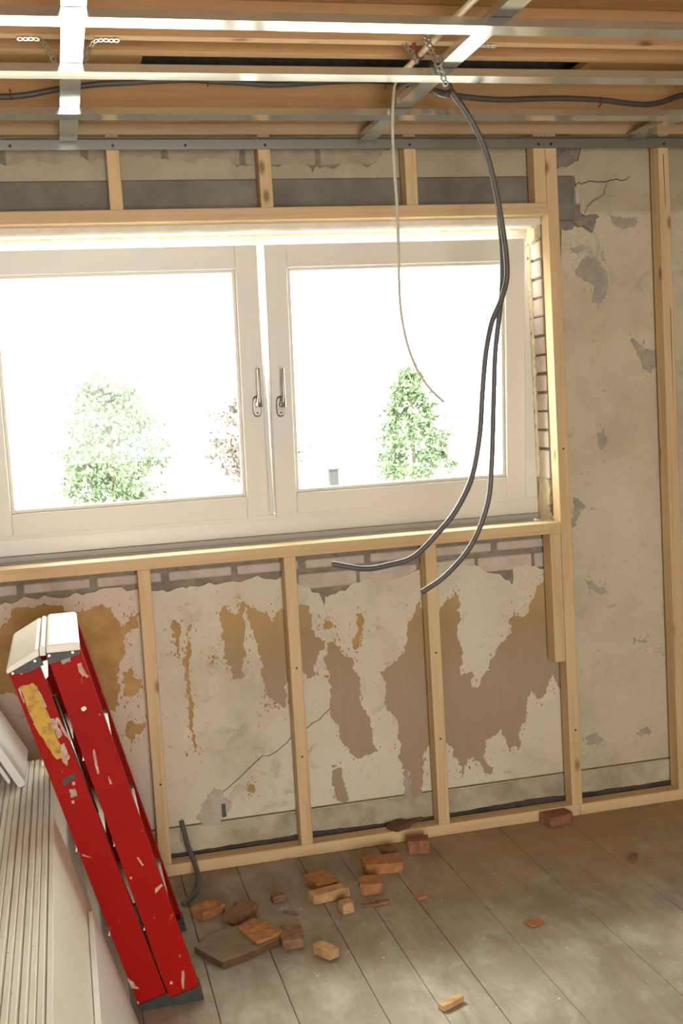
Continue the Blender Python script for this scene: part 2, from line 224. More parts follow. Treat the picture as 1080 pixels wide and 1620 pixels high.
def m_floor():
    m, nt, b = mat('dirty_grey_floor_plank', .72)
    w = wpos(nt)
    n = noise(nt, mapped(nt, (16, 2.4, 16)), 1, 7, .68, .6)
    col = ramp(nt, n, [(.28, (.225, .185, .135)), (.5, (.325, .28, .22)), (.74, (.40, .36, .305))])
    big = noise(nt, w, 4.0, 8, .68, .4)
    col = mix(nt, ramp(nt, big, [(.38, B3(0)), (.60, B3(.7))]), col, (.215, .17, .11))
    pale = noise(nt, wpos(nt, (1, .6, 1)), 7.0, 8, .7, .3)
    col = mix(nt, ramp(nt, pale, [(.50, B3(0)), (.68, B3(.55))]), col, (.46, .425, .37))
    # ochre dust swept towards the right under the frame
    sx = nd(nt, 'ShaderNodeSeparateXYZ'); lk(nt, w, sx.inputs[0])
    def band(out, a, b_, c, d):
        return ramp_map(nt, out, a, b_, c, d)
    dx = ramp_map(nt, sx.outputs[0], .75, 1.35, 2.6, 3.2); dy = ramp_map(nt, sx.outputs[1], -.62, -.30, .05, .1)
    f = mix(nt, 1.0, dx, dy, 'MULTIPLY')
    dn = ramp(nt, noise(nt, wpos(nt, (1, 2.5, 1)), 3.5, 6, .65, .5), [(.36, B3(0)), (.56, B3(.8))])
    f = mix(nt, 1.0, f, dn, 'MULTIPLY')
    col = mix(nt, f, col, (.40, .255, .11))
    # pale paint spots and dark flecks
    vo = nd(nt, 'ShaderNodeTexVoronoi'); vo.inputs['Scale'].default_value = 19; lk(nt, wpos(nt, (1, 1, 1)), vo.inputs['Vector'])
    s = ramp(nt, vo.outputs['Distance'], [(.06, B3(.8)), (.085, B3(0))])
    s = mix(nt, 1.0, s, ramp(nt, noise(nt, w, 5, 2), [(.5, B3(0)), (.56, B3(1))]), 'MULTIPLY')
    col = mix(nt, s, col, (.62, .58, .52))
    fl = ramp(nt, noise(nt, w, 70, 3, .6), [(.68, B3(0)), (.73, B3(.5))])
    col = mix(nt, fl, col, (.55, .50, .44))
    lk(nt, col, b.inputs['Base Color']); bump(nt, b, n, .2, .004); return m
def ramp_map(nt, out, a, b_, c, d):
    # trapezoid: 0 at a, 1 from b_ to c, 0 at d
    m1 = nd(nt, 'ShaderNodeMapRange'); m1.inputs[1].default_value = a; m1.inputs[2].default_value = b_; lk(nt, out, m1.inputs[0])
    m2 = nd(nt, 'ShaderNodeMapRange'); m2.inputs[1].default_value = d; m2.inputs[2].default_value = c; lk(nt, out, m2.inputs[0])
    mu = nd(nt, 'ShaderNodeMath', operation='MULTIPLY'); lk(nt, m1.outputs[0], mu.inputs[0]); lk(nt, m2.outputs[0], mu.inputs[1]); return mu.outputs[0]
FLOOR = m_floor()
CHUNK_O = m_simple('broken_orange_wood', (.50, .24, .085), (.30, .12, .045), 35, .85, .5)
CHUNK_B = m_simple('broken_brown_wood', (.30, .165, .085), (.17, .085, .045), 35, .85, .5)
CHUNK_R = m_simple('broken_red_brick', (.34, .145, .08), (.20, .08, .045), 40, .9, .5)
CHUNK_T = m_simple('broken_tan_wood', (.56, .37, .19), (.38, .21, .09), 35, .85, .5)
SLABM = m_simple('grey_topped_offcut', (.27, .21, .14), (.19, .14, .085), 10, .8, .2)
DARKWOOD = m_simple('dark_sawn_wood', (.16, .08, .035), (.09, .045, .02), 20, .85, .3)
ROOM = m_simple('room_plaster', (.42, .34, .235), (.36, .285, .19), 4, .9, .1)
OUTW = m_simple('outside_render', (.62, .60, .56), (.55, .53, .49), 6, .9, .1)
PAVE = m_simple('pale_paving', (.72, .70, .64), (.62, .60, .55), 2, .9, 0)
LEAFG = m_simple('green_leaf', (.080, .118, .058), (.060, .094, .046), 3, .7, 0)
LEAFR = m_simple('russet_leaf', (.105, .080, .066), (.085, .065, .054), 3, .7, 0)
BARK = m_simple('bark', (.12, .09, .06), (.08, .06, .04), 8, .9, 0)
GREYBOX = m_simple('outdoor_grey_metal', (.030, .030, .029), (.025, .025, .024), 5, .9, 0)
def m_glass():
    m = bpy.data.materials.new('window_glass'); m.use_nodes = True; nt = m.node_tree
    nt.nodes.remove(nt.nodes['Principled BSDF']); out = nt.nodes['Material Output']
    t = nd(nt, 'ShaderNodeBsdfTransparent'); t.inputs[0].default_value = (.93, .96, .94, 1)
    g = nd(nt, 'ShaderNodeBsdfGlossy'); g.inputs['Roughness'].default_value = .02
    lw = nd(nt, 'ShaderNodeLayerWeight'); pw = nd(nt, 'ShaderNodeMath', operation='POWER'); lk(nt, lw.outputs['Facing'], pw.inputs[0]); pw.inputs[1].default_value = 5.0
    fr = nd(nt, 'ShaderNodeMath', operation='MULTIPLY_ADD'); fr.inputs[1].default_value = .7; fr.inputs[2].default_value = .012; lk(nt, pw.outputs[0], fr.inputs[0])
    mx = nd(nt, 'ShaderNodeMixShader'); lk(nt, fr.outputs[0], mx.inputs[0]); lk(nt, t.outputs[0], mx.inputs[1]); lk(nt, g.outputs[0], mx.inputs[2]); lk(nt, mx.outputs[0], out.inputs[0])
    return m
GLASS = m_glass()

# ------------------------------------------------------------------ builders
ORG = {}
def link(name, me, m, loc, parent=None, smooth=False):
    o = bpy.data.objects.new(name, me); COL.objects.link(o)
    if m is not None:
        for mm in (m if isinstance(m, (list, tuple)) else [m]): me.materials.append(mm)
    loc = Vector(loc)
    if parent is not None: o.parent = parent; o.location = loc - ORG[parent.name]
    else: o.location = loc
    ORG[o.name] = loc
    if smooth:
        for p in me.polygons: p.use_smooth = True
    return o
def finish(name, bm, m, parent=None, smooth=False, origin=None):
    if origin is None:
        lo = Vector([min(v.co[i] for v in bm.verts) for i in range(3)]); hi = Vector([max(v.co[i] for v in bm.verts) for i in range(3)])
        origin = (lo+hi)/2
    origin = Vector(origin)
    bmesh.ops.translate(bm, verts=bm.verts, vec=-origin)
    bmesh.ops.recalc_face_normals(bm, faces=bm.faces)
    me = bpy.data.meshes.new(name); bm.to_mesh(me); bm.free()
    return link(name, me, m, origin, parent, smooth)
def tag(o, label=None, cat=None, group=None, kind=None):
    if label: o['label'] = label
    if cat: o['category'] = cat
    if group: o['group'] = group
    if kind: o['kind'] = kind
    return o
def empty(name, loc, label=None, cat=None, group=None, kind=None):
    o = bpy.data.objects.new(name, None); COL.objects.link(o); o.location = loc; o.empty_display_size = .05
    ORG[o.name] = Vector(loc); return tag(o, label, cat, group, kind)
def add_box(bm, x0, x1, y0, y1, z0, z1, mi=0):
    vs_ = [bm.verts.new(p) for p in ((x0, y0, z0), (x1, y0, z0), (x1, y1, z0), (x0, y1, z0), (x0, y0, z1), (x1, y0, z1), (x1, y1, z1), (x0, y1, z1))]
    fs = []
    for f in ((0, 3, 2, 1), (4, 5, 6, 7), (0, 1, 5, 4), (1, 2, 6, 5), (2, 3, 7, 6), (3, 0, 4, 7)):
        q = bm.faces.new([vs_[i] for i in f]); q.material_index = mi; fs.append(q)
    return vs_
def box(name, x0, x1, y0, y1, z0, z1, m, parent=None, bev=0.0, seg=1):
    bm = bmesh.new(); add_box(bm, x0, x1, y0, y1, z0, z1)
    if bev: bmesh.ops.bevel(bm, geom=bm.edges[:], offset=bev, segments=seg, affect='EDGES')
    return finish(name, bm, m, parent)
def prism(name, pts, axis, a, b, m, parent=None, bev=0.0):
    """extrude a 2D outline along axis (0: pts are (y,z), 1: (x,z), 2: (x,y)); concave outlines are fine"""
    bm = bmesh.new()
    def P3(p, t): return {0: (t, p[0], p[1]), 1: (p[0], t, p[1]), 2: (p[0], p[1], t)}[axis]
    if len(pts) <= 4: V, Fc = [Vector(p) for p in pts], [list(range(len(pts)))]
    else:
        V, _, Fc, _, _, _ = delaunay_2d_cdt([Vector(p) for p in pts], [], [list(range(len(pts)))], 1, 1e-6)
    A = [bm.verts.new(P3(p, a)) for p in V]; B = [bm.verts.new(P3(p, b)) for p in V]
    cnt = {}
    for f in Fc:
        for i in range(len(f)):
            e = (f[i], f[(i+1) % len(f)]); k = (min(e), max(e)); cnt.setdefault(k, []).append(e)
        bm.faces.new([A[i] for i in f]); bm.faces.new([B[i] for i in f][::-1])
    for k, l in cnt.items():
        if len(l) == 1: i, j = l[0]; bm.faces.new((A[i], A[j], B[j], B[i])[::-1])
    if bev:
        bmesh.ops.recalc_face_normals(bm, faces=bm.faces)
        bmesh.ops.bevel(bm, geom=[e for e in bm.edges if len(e.link_faces) == 2 and e.calc_face_angle(0) > .3], offset=bev, segments=1, affect='EDGES')
    for v in [v for v in bm.verts if not v.link_faces]: bm.verts.remove(v)
    return finish(name, bm, m, parent)
def jag(pts, amp, depth, seed, closed=True):
    r = random.Random(seed); cur = list(pts)
    for d in range(depth):
        nx = []; n = len(cur)
        for i in range(n if closed else n-1):
            p, q = cur[i], cur[(i+1) % n]; L = math.hypot(q[0]-p[0], q[1]-p[1])
            nx.append(p)
            if L > .006:
                k = r.uniform(-1, 1)*min(amp, .28*L); t = r.uniform(.35, .65)
                nx.append((p[0]+(q[0]-p[0])*t-(q[1]-p[1])/L*k, p[1]+(q[1]-p[1])*t+(q[0]-p[0])/L*k))
        if not closed: nx.append(cur[-1])
        cur = nx
    return cur
def spline(pts, n):
    pts = [Vector(p) for p in pts]; out = []
    P_ = [pts[0]*2-pts[1]]+pts+[pts[-1]*2-pts[-2]]
    for i in range(1, len(P_)-2):
        p0, p1, p2, p3 = P_[i-1:i+3]
        for k in range(n):
            t = k/n
            out.append(.5*((2*p1)+(p2-p0)*t+(2*p0-5*p1+4*p2-p3)*t*t+(3*p1-p0-3*p2+p3)*t**3))
    out.append(pts[-1]); return out
def resample(path, step):
    out = [path[0]]; acc = 0
    for a, b in zip(path, path[1:]):
        L = (b-a).length
        while L > 0 and acc+L >= step:
            t = (step-acc)/L; a = a+(b-a)*t; out.append(a); L = (b-a).length; acc = 0
        acc += L
    return out
def add_tube(bm, path, rad, sides=10, cap=True, mi=0):
    """rad: number or function(i, n)"""
    n = len(path); rings = []; up = Vector((0.13, 1, .21)).normalized()
    for i, p in enumerate(path):
        t = (path[min(i+1, n-1)]-path[max(i-1, 0)]).normalized()
        u = (up-t*up.dot(t)); u = u.normalized() if u.length > 1e-4 else t.orthogonal().normalized()
        w = t.cross(u); up = u
        r = rad(i, n) if callable(rad) else rad
        rings.append([bm.verts.new(p+(u*math.cos(a)+w*math.sin(a))*r) for a in [2*math.pi*k/sides for k in range(sides)]])
    for A, B in zip(rings, rings[1:]):
        for k in range(sides):
            f = bm.faces.new((A[k], A[(k+1) % sides], B[(k+1) % sides], B[k])); f.smooth = True; f.material_index = mi
    if cap: bm.faces.new(rings[0][::-1]).material_index = mi; bm.faces.new(rings[-1]).material_index = mi
def tube(name, pts, rad, m, parent=None, sides=10, n=8, step=None, smooth_spline=True):
    bm = bmesh.new(); path = spline(pts, n) if smooth_spline else [Vector(p) for p in pts]
    if step: path = resample(path, step)
    add_tube(bm, path, rad, sides); return finish(name, bm, m, parent)
def cyl(name, c, axis, r, h, m, parent=None, sides=14, r2=None):
    bm = bmesh.new(); a = Vector((0, 0, 0)); a[axis] = h/2
    add_tube(bm, [Vector(c)-a, Vector(c)+a], (lambda i, n: r if i == 0 else (r2 if r2 is not None else r)), sides)
    return finish(name, bm, m, parent)

# ------------------------------------------------------------------ the room
XL, XR, YB, ZC = -.50, 3.40, -5.5, 2.45
WY = .075                                       # face of the old plaster
OX0, OX1, OZ0, OZ1 = -.30, 1.632, 0.985, 2.014   # masonry opening
TH = .42                                        # outer face of the wall
wall = empty('wall_back', (1.4, .2, 0), kind='structure')
bm = bmesh.new()
add_box(bm, XL-.3, XR+.3, WY+.010, TH, -.3, .972)
add_box(bm, OX1, XR+.3, WY+.010, TH, .972, OZ1)
add_box(bm, XL-.3, OX0, WY+.010, TH, .972, OZ1)
add_box(bm, XL-.3, XR+.3, WY+.010, TH, OZ1, 2.75)
finish('masonry_core', bm, MORTAR, wall)
# old plaster left on the wall: sheets with torn edges, parted by the crack
ptop = jag(PL_TOP, .012, 2, 3, closed=False)
crk = jag(CRACK, .006, 1, 5, closed=False)
left_part = [(XL-.3, .125)] + [(crk[0][0], .125)] + [p for p in crk if p[1] > .125]
tipx, tipz = crk[-1]
left_part += [(tipx+.02, tipz+.13), (.83, .66), (.80, .80)] + [p for p in ptop if p[0] < .79][::-1] + [(XL-.3, ptop[0][1])]
off = [(x+.0022, z-.0022) for x, z in crk]
right_part = [p for p in off if p[1] > .125]
right_part = [(right_part[0][0], .125)] + right_part + [(tipx+.0206, tipz+.13), (.8306, .66), (.8006, .80)] + [p for p in ptop if p[0] >= .80]
right_part += [(1.60, .96), (1.60, 1.00), (OX1+.001, 1.00)] + jag([(OX1+.001, 1.30), (OX1+.02, 1.7), (1.69, 1.99), (1.735, 2.0), (1.80, 1.975), (1.83, 2.03), (1.76, 2.045), (1.742, 2.17)], .008, 2, 8, closed=False)
right_part += [(1.742, 2.17), (1.742, 2.21), (1.76, 2.215), (1.83, 2.45), (XR+.3, 2.45), (XR+.3, .125)]
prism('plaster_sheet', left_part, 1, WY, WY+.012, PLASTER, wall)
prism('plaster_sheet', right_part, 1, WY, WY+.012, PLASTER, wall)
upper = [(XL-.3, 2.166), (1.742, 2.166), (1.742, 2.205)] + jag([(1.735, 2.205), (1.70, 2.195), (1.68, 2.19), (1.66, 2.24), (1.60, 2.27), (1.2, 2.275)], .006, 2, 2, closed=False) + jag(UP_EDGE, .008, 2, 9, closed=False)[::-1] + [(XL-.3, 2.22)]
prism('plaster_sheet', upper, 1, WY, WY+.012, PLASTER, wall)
# old brown and grey remnants stuck to the plaster
for i, (k, poly) in enumerate(PATCHES):
    amp = .010 if k != 'grey' else .006
    prism({'ochre': 'wallpaper_remnant', 'brown': 'wallpaper_remnant', 'grey': 'undercoat_patch'}[k], jag(poly, amp, 4, 20+i), 1, WY-.0011-.00012*(i % 9), WY+.001, {'ochre': OCHRE, 'brown': BROWN, 'grey': GREYP}[k], wall)
# flecks of the same backing scattered round the torn edges, too small to tell apart
q = random.Random(91)
for kk, mm_, nm in (('ochre', OCHRE, 'wallpaper_fleck'), ('brown', OCHRE, 'wallpaper_fleck'), ('grey', GREYP, 'undercoat_fleck')):
    bm = bmesh.new()
    for k, poly in PATCHES:
        if k != kk: continue
        for _ in range(len(poly)*(5 if kk != 'grey' else 4)):
            a, b = q.choice(list(zip(poly, poly[1:]))); t = q.random()
            cx = a[0]+(b[0]-a[0])*t+q.gauss(0, .014); cz = a[1]+(b[1]-a[1])*t+q.gauss(0, .02); s_ = q.uniform(.0008, .0032)
            if cz > .90 and cx < 1.6 or cz < .15 or 1.60 < cx < 1.66: continue
            n_ = q.choice((5, 6, 7)); e_ = q.uniform(.8, 2.4)
            ring = [(cx+s_*math.cos(6.283*j/n_)*q.uniform(.6, 1.3), cz+s_*e_*math.sin(6.283*j/n_)*q.uniform(.6, 1.3)) for j in range(n_)]
            A = [bm.verts.new((x_, WY-.0008, z_)) for x_, z_ in ring]; B = [bm.verts.new((x_, WY+.0008, z_)) for x_, z_ in ring]
            bm.faces.new(A)
            for j in range(n_): bm.faces.new((A[j], B[j], B[(j+1) % n_], A[(j+1) % n_]))
    finish(nm, bm, mm_, wall)['kind'] = 'stuff'
# hair cracks in the upper right plaster, their dark depth painted as thin raised ribbons
def ribbon(name, pts, w, y0, y1, m, parent):
    L = []; R_ = []
    n = len(pts)
    for i, p in enumerate(pts):
        a = pts[max(i-1, 0)]; b = pts[min(i+1, n-1)]; dx, dz = b[0]-a[0], b[1]-a[1]; l = math.hypot(dx, dz) or 1
        ww = w*(.4+.6*math.sin(math.pi*(i+.5)/n))
        L.append((p[0]-dz/l*ww, p[1]+dx/l*ww)); R_.append((p[0]+dz/l*ww, p[1]-dx/l*ww))
    return prism(name, L+R_[::-1], 1, y0, y1, m, parent)
for i, c in enumerate((CRK2, CRK3, CRK4)):
    ribbon('crack_shade', jag(c, .006, 2, 60+i, closed=False), (.0022, .004, .004)[i], WY-.0008, WY+.001, MORTAR if i else DARKGAP, wall)
# grey repair with a socket hole low on the left
prism('cement_repair', jag([(.40, .245), (.432, .232), (.446, .195), (.44, .155), (.40, .12), (.345, .11), (.335, .15), (.365, .20)], .012, 3, 71), 1, WY-.003, WY+.001, m_simple('cement_repair_grey', (.50, .45, .36), (.38, .335, .26), 18, .9, .4), wall)
box('socket_hole', .418, .434, WY-.0045, WY, .142, .188, DARKGAP, wall, .003)
# plinth
prism('plinth_strip', [(WY-.004, -.02), (WY+.011, -.02), (WY+.011, .128), (WY+.002, .128), (WY-.004, .120)], 0, XL-.3, XR+.3, PLINTH, wall)
box('plinth_joint', XL, XR, WY-.001, WY+.011, .1275, .1335, m_simple('mossy_joint', (.17, .15, .08), (.09, .085, .045), 15, .95, .2), wall)
prism('slot_shade_strip', [(XL, -.01)]+jag([(XL, .05), (.3, .046), (.7, .052), (1.1, .045), (1.5, .055), (1.9, .048), (2.4, .056), (XR, .05)], .002, 4, 77, closed=False)+[(XR, -.01)], 1, WY-.008, WY-.003, m_simple('painted_slot_shade', (.07, .055, .05), (.035, .028, .026), 15, .9, .2), wall)  # added dark strip, paints the shade of the slot behind the floor plate
# exposed brick courses under the sill, above the lintel and in the right jamb
r = random.Random(2)
def brick(x0, x1, y0, y1, z0, z1, m, parent):
    j = lambda a: a+r.uniform(-.0015, .0015)
    return box('brick', j(x0), j(x1), y0+r.uniform(-.0015, .0015), y1, j(z0), j(z1), m, parent, .0035)
x = -.36
while x < 1.58:
    w = .200
    brick(x, min(x+w, 1.60), WY+.001, WY+.03, .926, .956, BRICKW, wall); x += w+.021
x = .72
while x < 1.58:
    brick(x, min(x+.195, 1.60), WY+.003, WY+.03, .858, .908, BRICKW, wall); x += .206
x = -.33
while x < 1.15:
    brick(x, x+.225, WY+.003, WY+.03, 2.208, 2.275, BRICKU, wall); x += .241
brick(1.745, 1.81, WY+.001, WY+.03, 2.075, 2.135, BRICKW, wall)
z = 1.155
for i in range(13):
    h = .098 if i == 0 else .0565
    brick(OX1-.006, OX1+.03, .112, .215+r.uniform(-.006, .006), z, z+h, BRICKJ, wall); z += h+.008
# lintel
lin = box('lintel', XL-.25, 1.735, WY-.006, TH-.02, OZ1+.006, 2.166, CONC, wall, .004)
box('soffit_plaster', OX0, OX1, .0685, TH-.02, OZ1-.002, OZ1+.016, m_simple('white_soffit_plaster', (.80, .76, .70), (.70, .65, .57), 18, .9, .3), wall)
cyl('lintel_bolt', (1.34, WY-.008, 2.135), 1, .008, .006, CONC, wall)
prism('broken_recess', jag([(1.735, 2.03), (1.79, 2.035), (1.82, 2.01), (1.80, 1.985), (1.75, 1.995), (1.735, 2.01)], .008, 2, 44), 1, WY-.0008, WY+.002, MORTAR, wall)

# floor of separate planks
floor = empty('floor', (1.4, -2.6, 0), kind='structure')
box('subfloor', XL-.2, XR+.2, YB-.2, .12, -.10, -.03, MORTAR, floor)
seams = [-.52, -.31, -.10, .09, .268, .445, .648, .78, .911, 1.08, 1.339, 1.575, 1.827, 2.04, 2.25, 2.46, 2.70, 2.92, 3.16, 3.42]
for a, b in zip(seams, seams[1:]):
    j = r.uniform(-.0008, .0008)
    box('floor_plank', a+.0008, b-.0008, YB, .085, -.03, j-.0008, FLOOR, floor, .0012)
# other walls, out of the picture; the rear one has an opening added for fill light
tag(box('wall_left', XL-.2, XL, YB, WY+.01, -.05, 2.75, ROOM), kind='structure')
tag(box('wall_right', XR, XR+.2, YB, WY+.01, -.05, 2.75, ROOM), kind='structure')
wr = empty('wall_rear', (1.4, YB, 0), kind='structure')
bm = bmesh.new()
add_box(bm, XL-.2, -.35, YB-.2, YB, -.05, 2.75); add_box(bm, .85, XR+.2, YB-.2, YB, -.05, 2.75); add_box(bm, -.35, .85, YB-.2, YB, 2.1, 2.75)
finish('rear_masonry', bm, ROOM, wr)
# ceiling: boards over joists, two boards missing above the frame
ceil = empty('ceiling', (1.4, -2.6, ZC), kind='structure')
y = .085; k = 0
ys = [.085, -.063, -.255, -.47]
while ys[-1] > YB: ys.append(ys[-1]-.2)
for a, b in zip(ys, ys[1:]):
    if k == 1:
        box('ceiling_board', XL, .312, b+.001, a-.001, ZC, ZC+.02, DECK[0], ceil); box('ceiling_board', 1.672, XR, b+.001, a-.001, ZC, ZC+.02, DECK[0], ceil)
    else: box('ceiling_board', XL, XR, b+.001, a-.001, ZC, ZC+.02, DECK[0], ceil)
    k += 1
box('attic_floor', XL-.2, XR+.2, YB, .4, 2.74, 2.76, DARKWOOD, ceil)
def joist(y0, y1, z0, z1): box('joist', XL, XR, y0, y1, z0, z1, DECK[0], ceil, .0015)
joist(-.666, -.628, 2.36, ZC); joist(-.552, -.508, 2.36, ZC); joist(-.122, -.062, 2.30, ZC)
for yy in (-1.25, -1.85, -2.45, -3.05, -3.65, -4.25, -4.85): joist(yy-.04, yy, 2.36, ZC)

# outside: an added overhang that blocks high sky, paving and planting
tag(box('sky_block_overhang', -4, 6, TH, TH+.35, 2.30, 2.40, OUTW), kind='structure')
tag(box('outside_paving', -60, 60, TH, 90, -.36, -.30, PAVE), kind='structure')

# ------------------------------------------------------------------ timber stud frame
def timber(name, x0, x1, y0, y1, z0, z1, label, cat, group=None, screws=()):
    d = [x1-x0, y1-y0, z1-z0]; ax = d.index(max(d))
    o = box(name, x0, x1, y0, y1, z0, z1, PINE[ax], None, .0018)
    tag(o, label, cat, group)
    for (sx, sz) in screws: cyl('screw_head', (sx, y0-.0004, sz), 1, .0035, .002, SCREW, o, 8)
    return o
D_ = .056; ZT = 2.285
G1 = 'timbers of the wall frame'
timber('bottom_plate', -.45, 1.638, 0, D_, 0, .038, 'long pine floor plate running under the wall studs left of the plate joint', 'timber', G1)
timber('bottom_plate', 1.639, XR, 0, D_, 0, .038, 'shorter pine floor plate meeting the long one at right, under the bare plaster', 'timber', G1)
timber('top_plate', XL, XR, 0, D_, ZT, ZT+.038, 'pine top plate behind the grey wall track under the ceiling', 'timber', G1)
timber('window_sill_beam', XL, 1.609, 0, .095, .978, 1.0155, 'long horizontal pine beam along the foot of the window', 'timber', G1)
timber('window_header_beam', XL, 1.609, 0, .068, 2.028, 2.066, 'long horizontal pine beam along the head of the window', 'timber', G1)
for i, (x0, lo, hi) in enumerate(((.204, 'first short stud below the window, just right of the red ladder', 'leftmost of the short studs over the window'),
                                  (.661, 'second short stud below the window, crossing the long wall crack', 'second short stud over the window from the left'),
                                  (1.129, 'third short stud below the window, behind the hanging conduit tips', 'third short stud over the window, beside the thin white cable'))):
    timber('wall_stud', x0, x0+.039, 0, D_, .038, .978, lo, 'stud', G1, screws=((x0+.02, .62), (x0+.02, .33)) if i else ((x0+.022, .30),))
    timber('wall_stud', x0, x0+.039, 0, D_, 2.066, ZT, hi, 'stud', G1)
timber('king_stud', 1.609, 1.648, 0, D_, .038, ZT, 'full-height pine stud at the right edge of the window', 'stud', G1, screws=((1.63, 1.26), (1.632, .30)))
timber('wall_stud', 1.569, 1.608, 0, .062, .541, .978, 'stub of stud hanging under the right end of the window beam', 'stud', G1)
timber('wall_stud', 1.567, 1.608, 0, D_, 2.066, ZT, 'short stud over the window, doubled against the full-height stud', 'stud', G1)
st = timber('wall_stud', 2.014, 2.053, 0, D_, .038, ZT, 'full-height pine stud with a drying split at the right picture edge', 'stud', G1)
prism('drying_split', [(2.031, 2.22), (2.0335, 2.22), (2.0345, 2.12), (2.036, 2.03), (2.034, 2.06), (2.032, 2.14)], 1, -.0006, .002, DARKWOOD, st)
prism('drying_split', [(2.040, 1.72), (2.042, 1.70), (2.041, 1.5), (2.042, 1.32), (2.040, 1.45), (2.039, 1.6)], 1, -.0006, .002, DARKWOOD, st)

# ------------------------------------------------------------------ window
win = empty('window_1', (.66, .2, 1.0), kind='structure')
FX0, FX1 = -.285, 1.617
def wbox(name, *a, m=WHITEP, bev=.002, parent=win): return box(name, *a, m, parent, bev)
wbox('frame_bottom_rail', FX0, FX1, .200, .285, 1.032, 1.088)
wbox('frame_ledge', FX0, FX1, .194, .285, 1.012, 1.031, m=GREYSILL)
wbox('frame_top_rail', FX0, FX1, .200, .285, 1.976, 2.012)
wbox('frame_stile', 1.574, FX1, .200, .285, 1.088, 1.976)
wbox('frame_stile', FX0, -.236, .200, .285, 1.088, 1.976)
wbox('frame_mullion', .6625, .6775, .206, .285, 1.088, 1.976)
wbox('leak_plug_bar', .652, .687, .1975, .2055, 1.080, 1.100)  # added bar that plugs a light leak at the mullion foot
wbox('outer_sill', FX0-.05, FX1+.03, .285, .50, .985, 1.005, m=GREYSILL)
box('sill_mortar_bed', FX0-.02, 1.63, .097, .30, .966, .992, MORTAR, wall, .004)
TILT = math.atan2(.082, .876)
def sash(x0, x1, label, hx, hz):
    e = bpy.data.objects.new('tilted_sash', None); COL.objects.link(e); e.parent = win
    e.location = Vector(((x0+x1)/2, .190, 1.0935)) - ORG['window_1']; e.rotation_euler = (TILT, 0, 0); ORG[e.name] = Vector((0, 0, 0)); e['label'] = label
    w = (x1-x0)/2; H = .878; S = .072
    box('sash_stile', -w, -w+S, 0, .066, 0, H, WHITEP, e, .003); box('sash_stile', w-S, w, 0, .066, 0, H, WHITEP, e, .003)
    box('sash_rail', -w+S, w-S, 0.0006, .066, 0, S, WHITEP, e, .002); box('sash_rail', -w+S, w-S, 0.0006, .066, H-S, H, WHITEP, e, .002)
    box('sash_lip', -w+.0005, w-.0005, -.0008, .0070, -.010, .0045, WHITEP, e, .0006)
    b0 = S+.0006; q = .011
    for nm, a in (('glazing_bead', (-w+b0, -w+b0+q, .010, .03, b0, H-b0)), ('glazing_bead', (w-b0-q, w-b0, .010, .03, b0, H-b0)),
                  ('glazing_bead', (-w+b0+q, w-b0-q, .010, .03, b0, b0+q)), ('glazing_bead', (-w+b0+q, w-b0-q, .010, .03, H-b0-q, H-b0))):
        box(nm, *a, WHITEP, e, .002)
    g = box('pane', -w+S+.002, w-S-.002, .032, .036, S+.002, H-S-.002, GLASS, e)
    # handle: oval rose, neck, lever turned up
    bm = bmesh.new()
    N = 24; hw, hh = .0145, .034
    def oval(s, y): return [bm.verts.new((hx+s*hw*math.copysign(abs(math.cos(t))**.6, math.cos(t)), y, hz-.008+s*hh*math.copysign(abs(math.sin(t))**.8, math.sin(t)))) for t in [2*math.pi*i/N for i in range(N)]]
    A, B, C = oval(1, 0), oval(1, -.007), oval(.85, -.010)
    for U_, V_ in ((A, B), (B, C)):
        for i in range(N): bm.faces.new((U_[i], U_[(i+1) % N], V_[(i+1) % N], V_[i]))
    bm.faces.new(C)
    hnd = finish('handle_rose', bm, STEEL, e)
    bm = bmesh.new(); add_tube(bm, [Vector((hx+.004, -.008, hz)), Vector((hx+.004, -.022, hz)), Vector((hx+.004, -.040, hz))], lambda i, n: (.0125, .011, .0105)[i], 16)
    finish('handle_neck', bm, STEEL, hnd); ORG[hnd.name] = Vector(hnd.location)
    bm = bmesh.new(); add_tube(bm, [Vector((hx+.004, -.036, hz-.006)), Vector((hx+.004, -.038, hz+.012)), Vector((hx+.005, -.040, hz+.03)), Vector((hx+.005, -.041, hz+.112)), Vector((hx+.005, -.041, hz+.117))], lambda i, n: (.010, .0085, .0058, .0052, .003)[i], 12)
    finish('handle_lever', bm, STEEL, hnd)
    cyl('keyhole', (hx, -.0105, hz-.028), 1, .003, .002, DARKGAP, hnd, 10)
    # tilt stay at the top corner
    bm = bmesh.new(); add_tube(bm, [Vector((w-.004, .06, H-.05)), Vector((w+.006, .10, H-.012))], .003, 6); finish('tilt_stay', bm, STEEL, e)
    return e
sash(-.232, .6575, 'left white sash tilted inwards at the top', .42, .375)
sash(.6815, 1.570, 'right white sash tilted inwards at the top', -.415, .371)
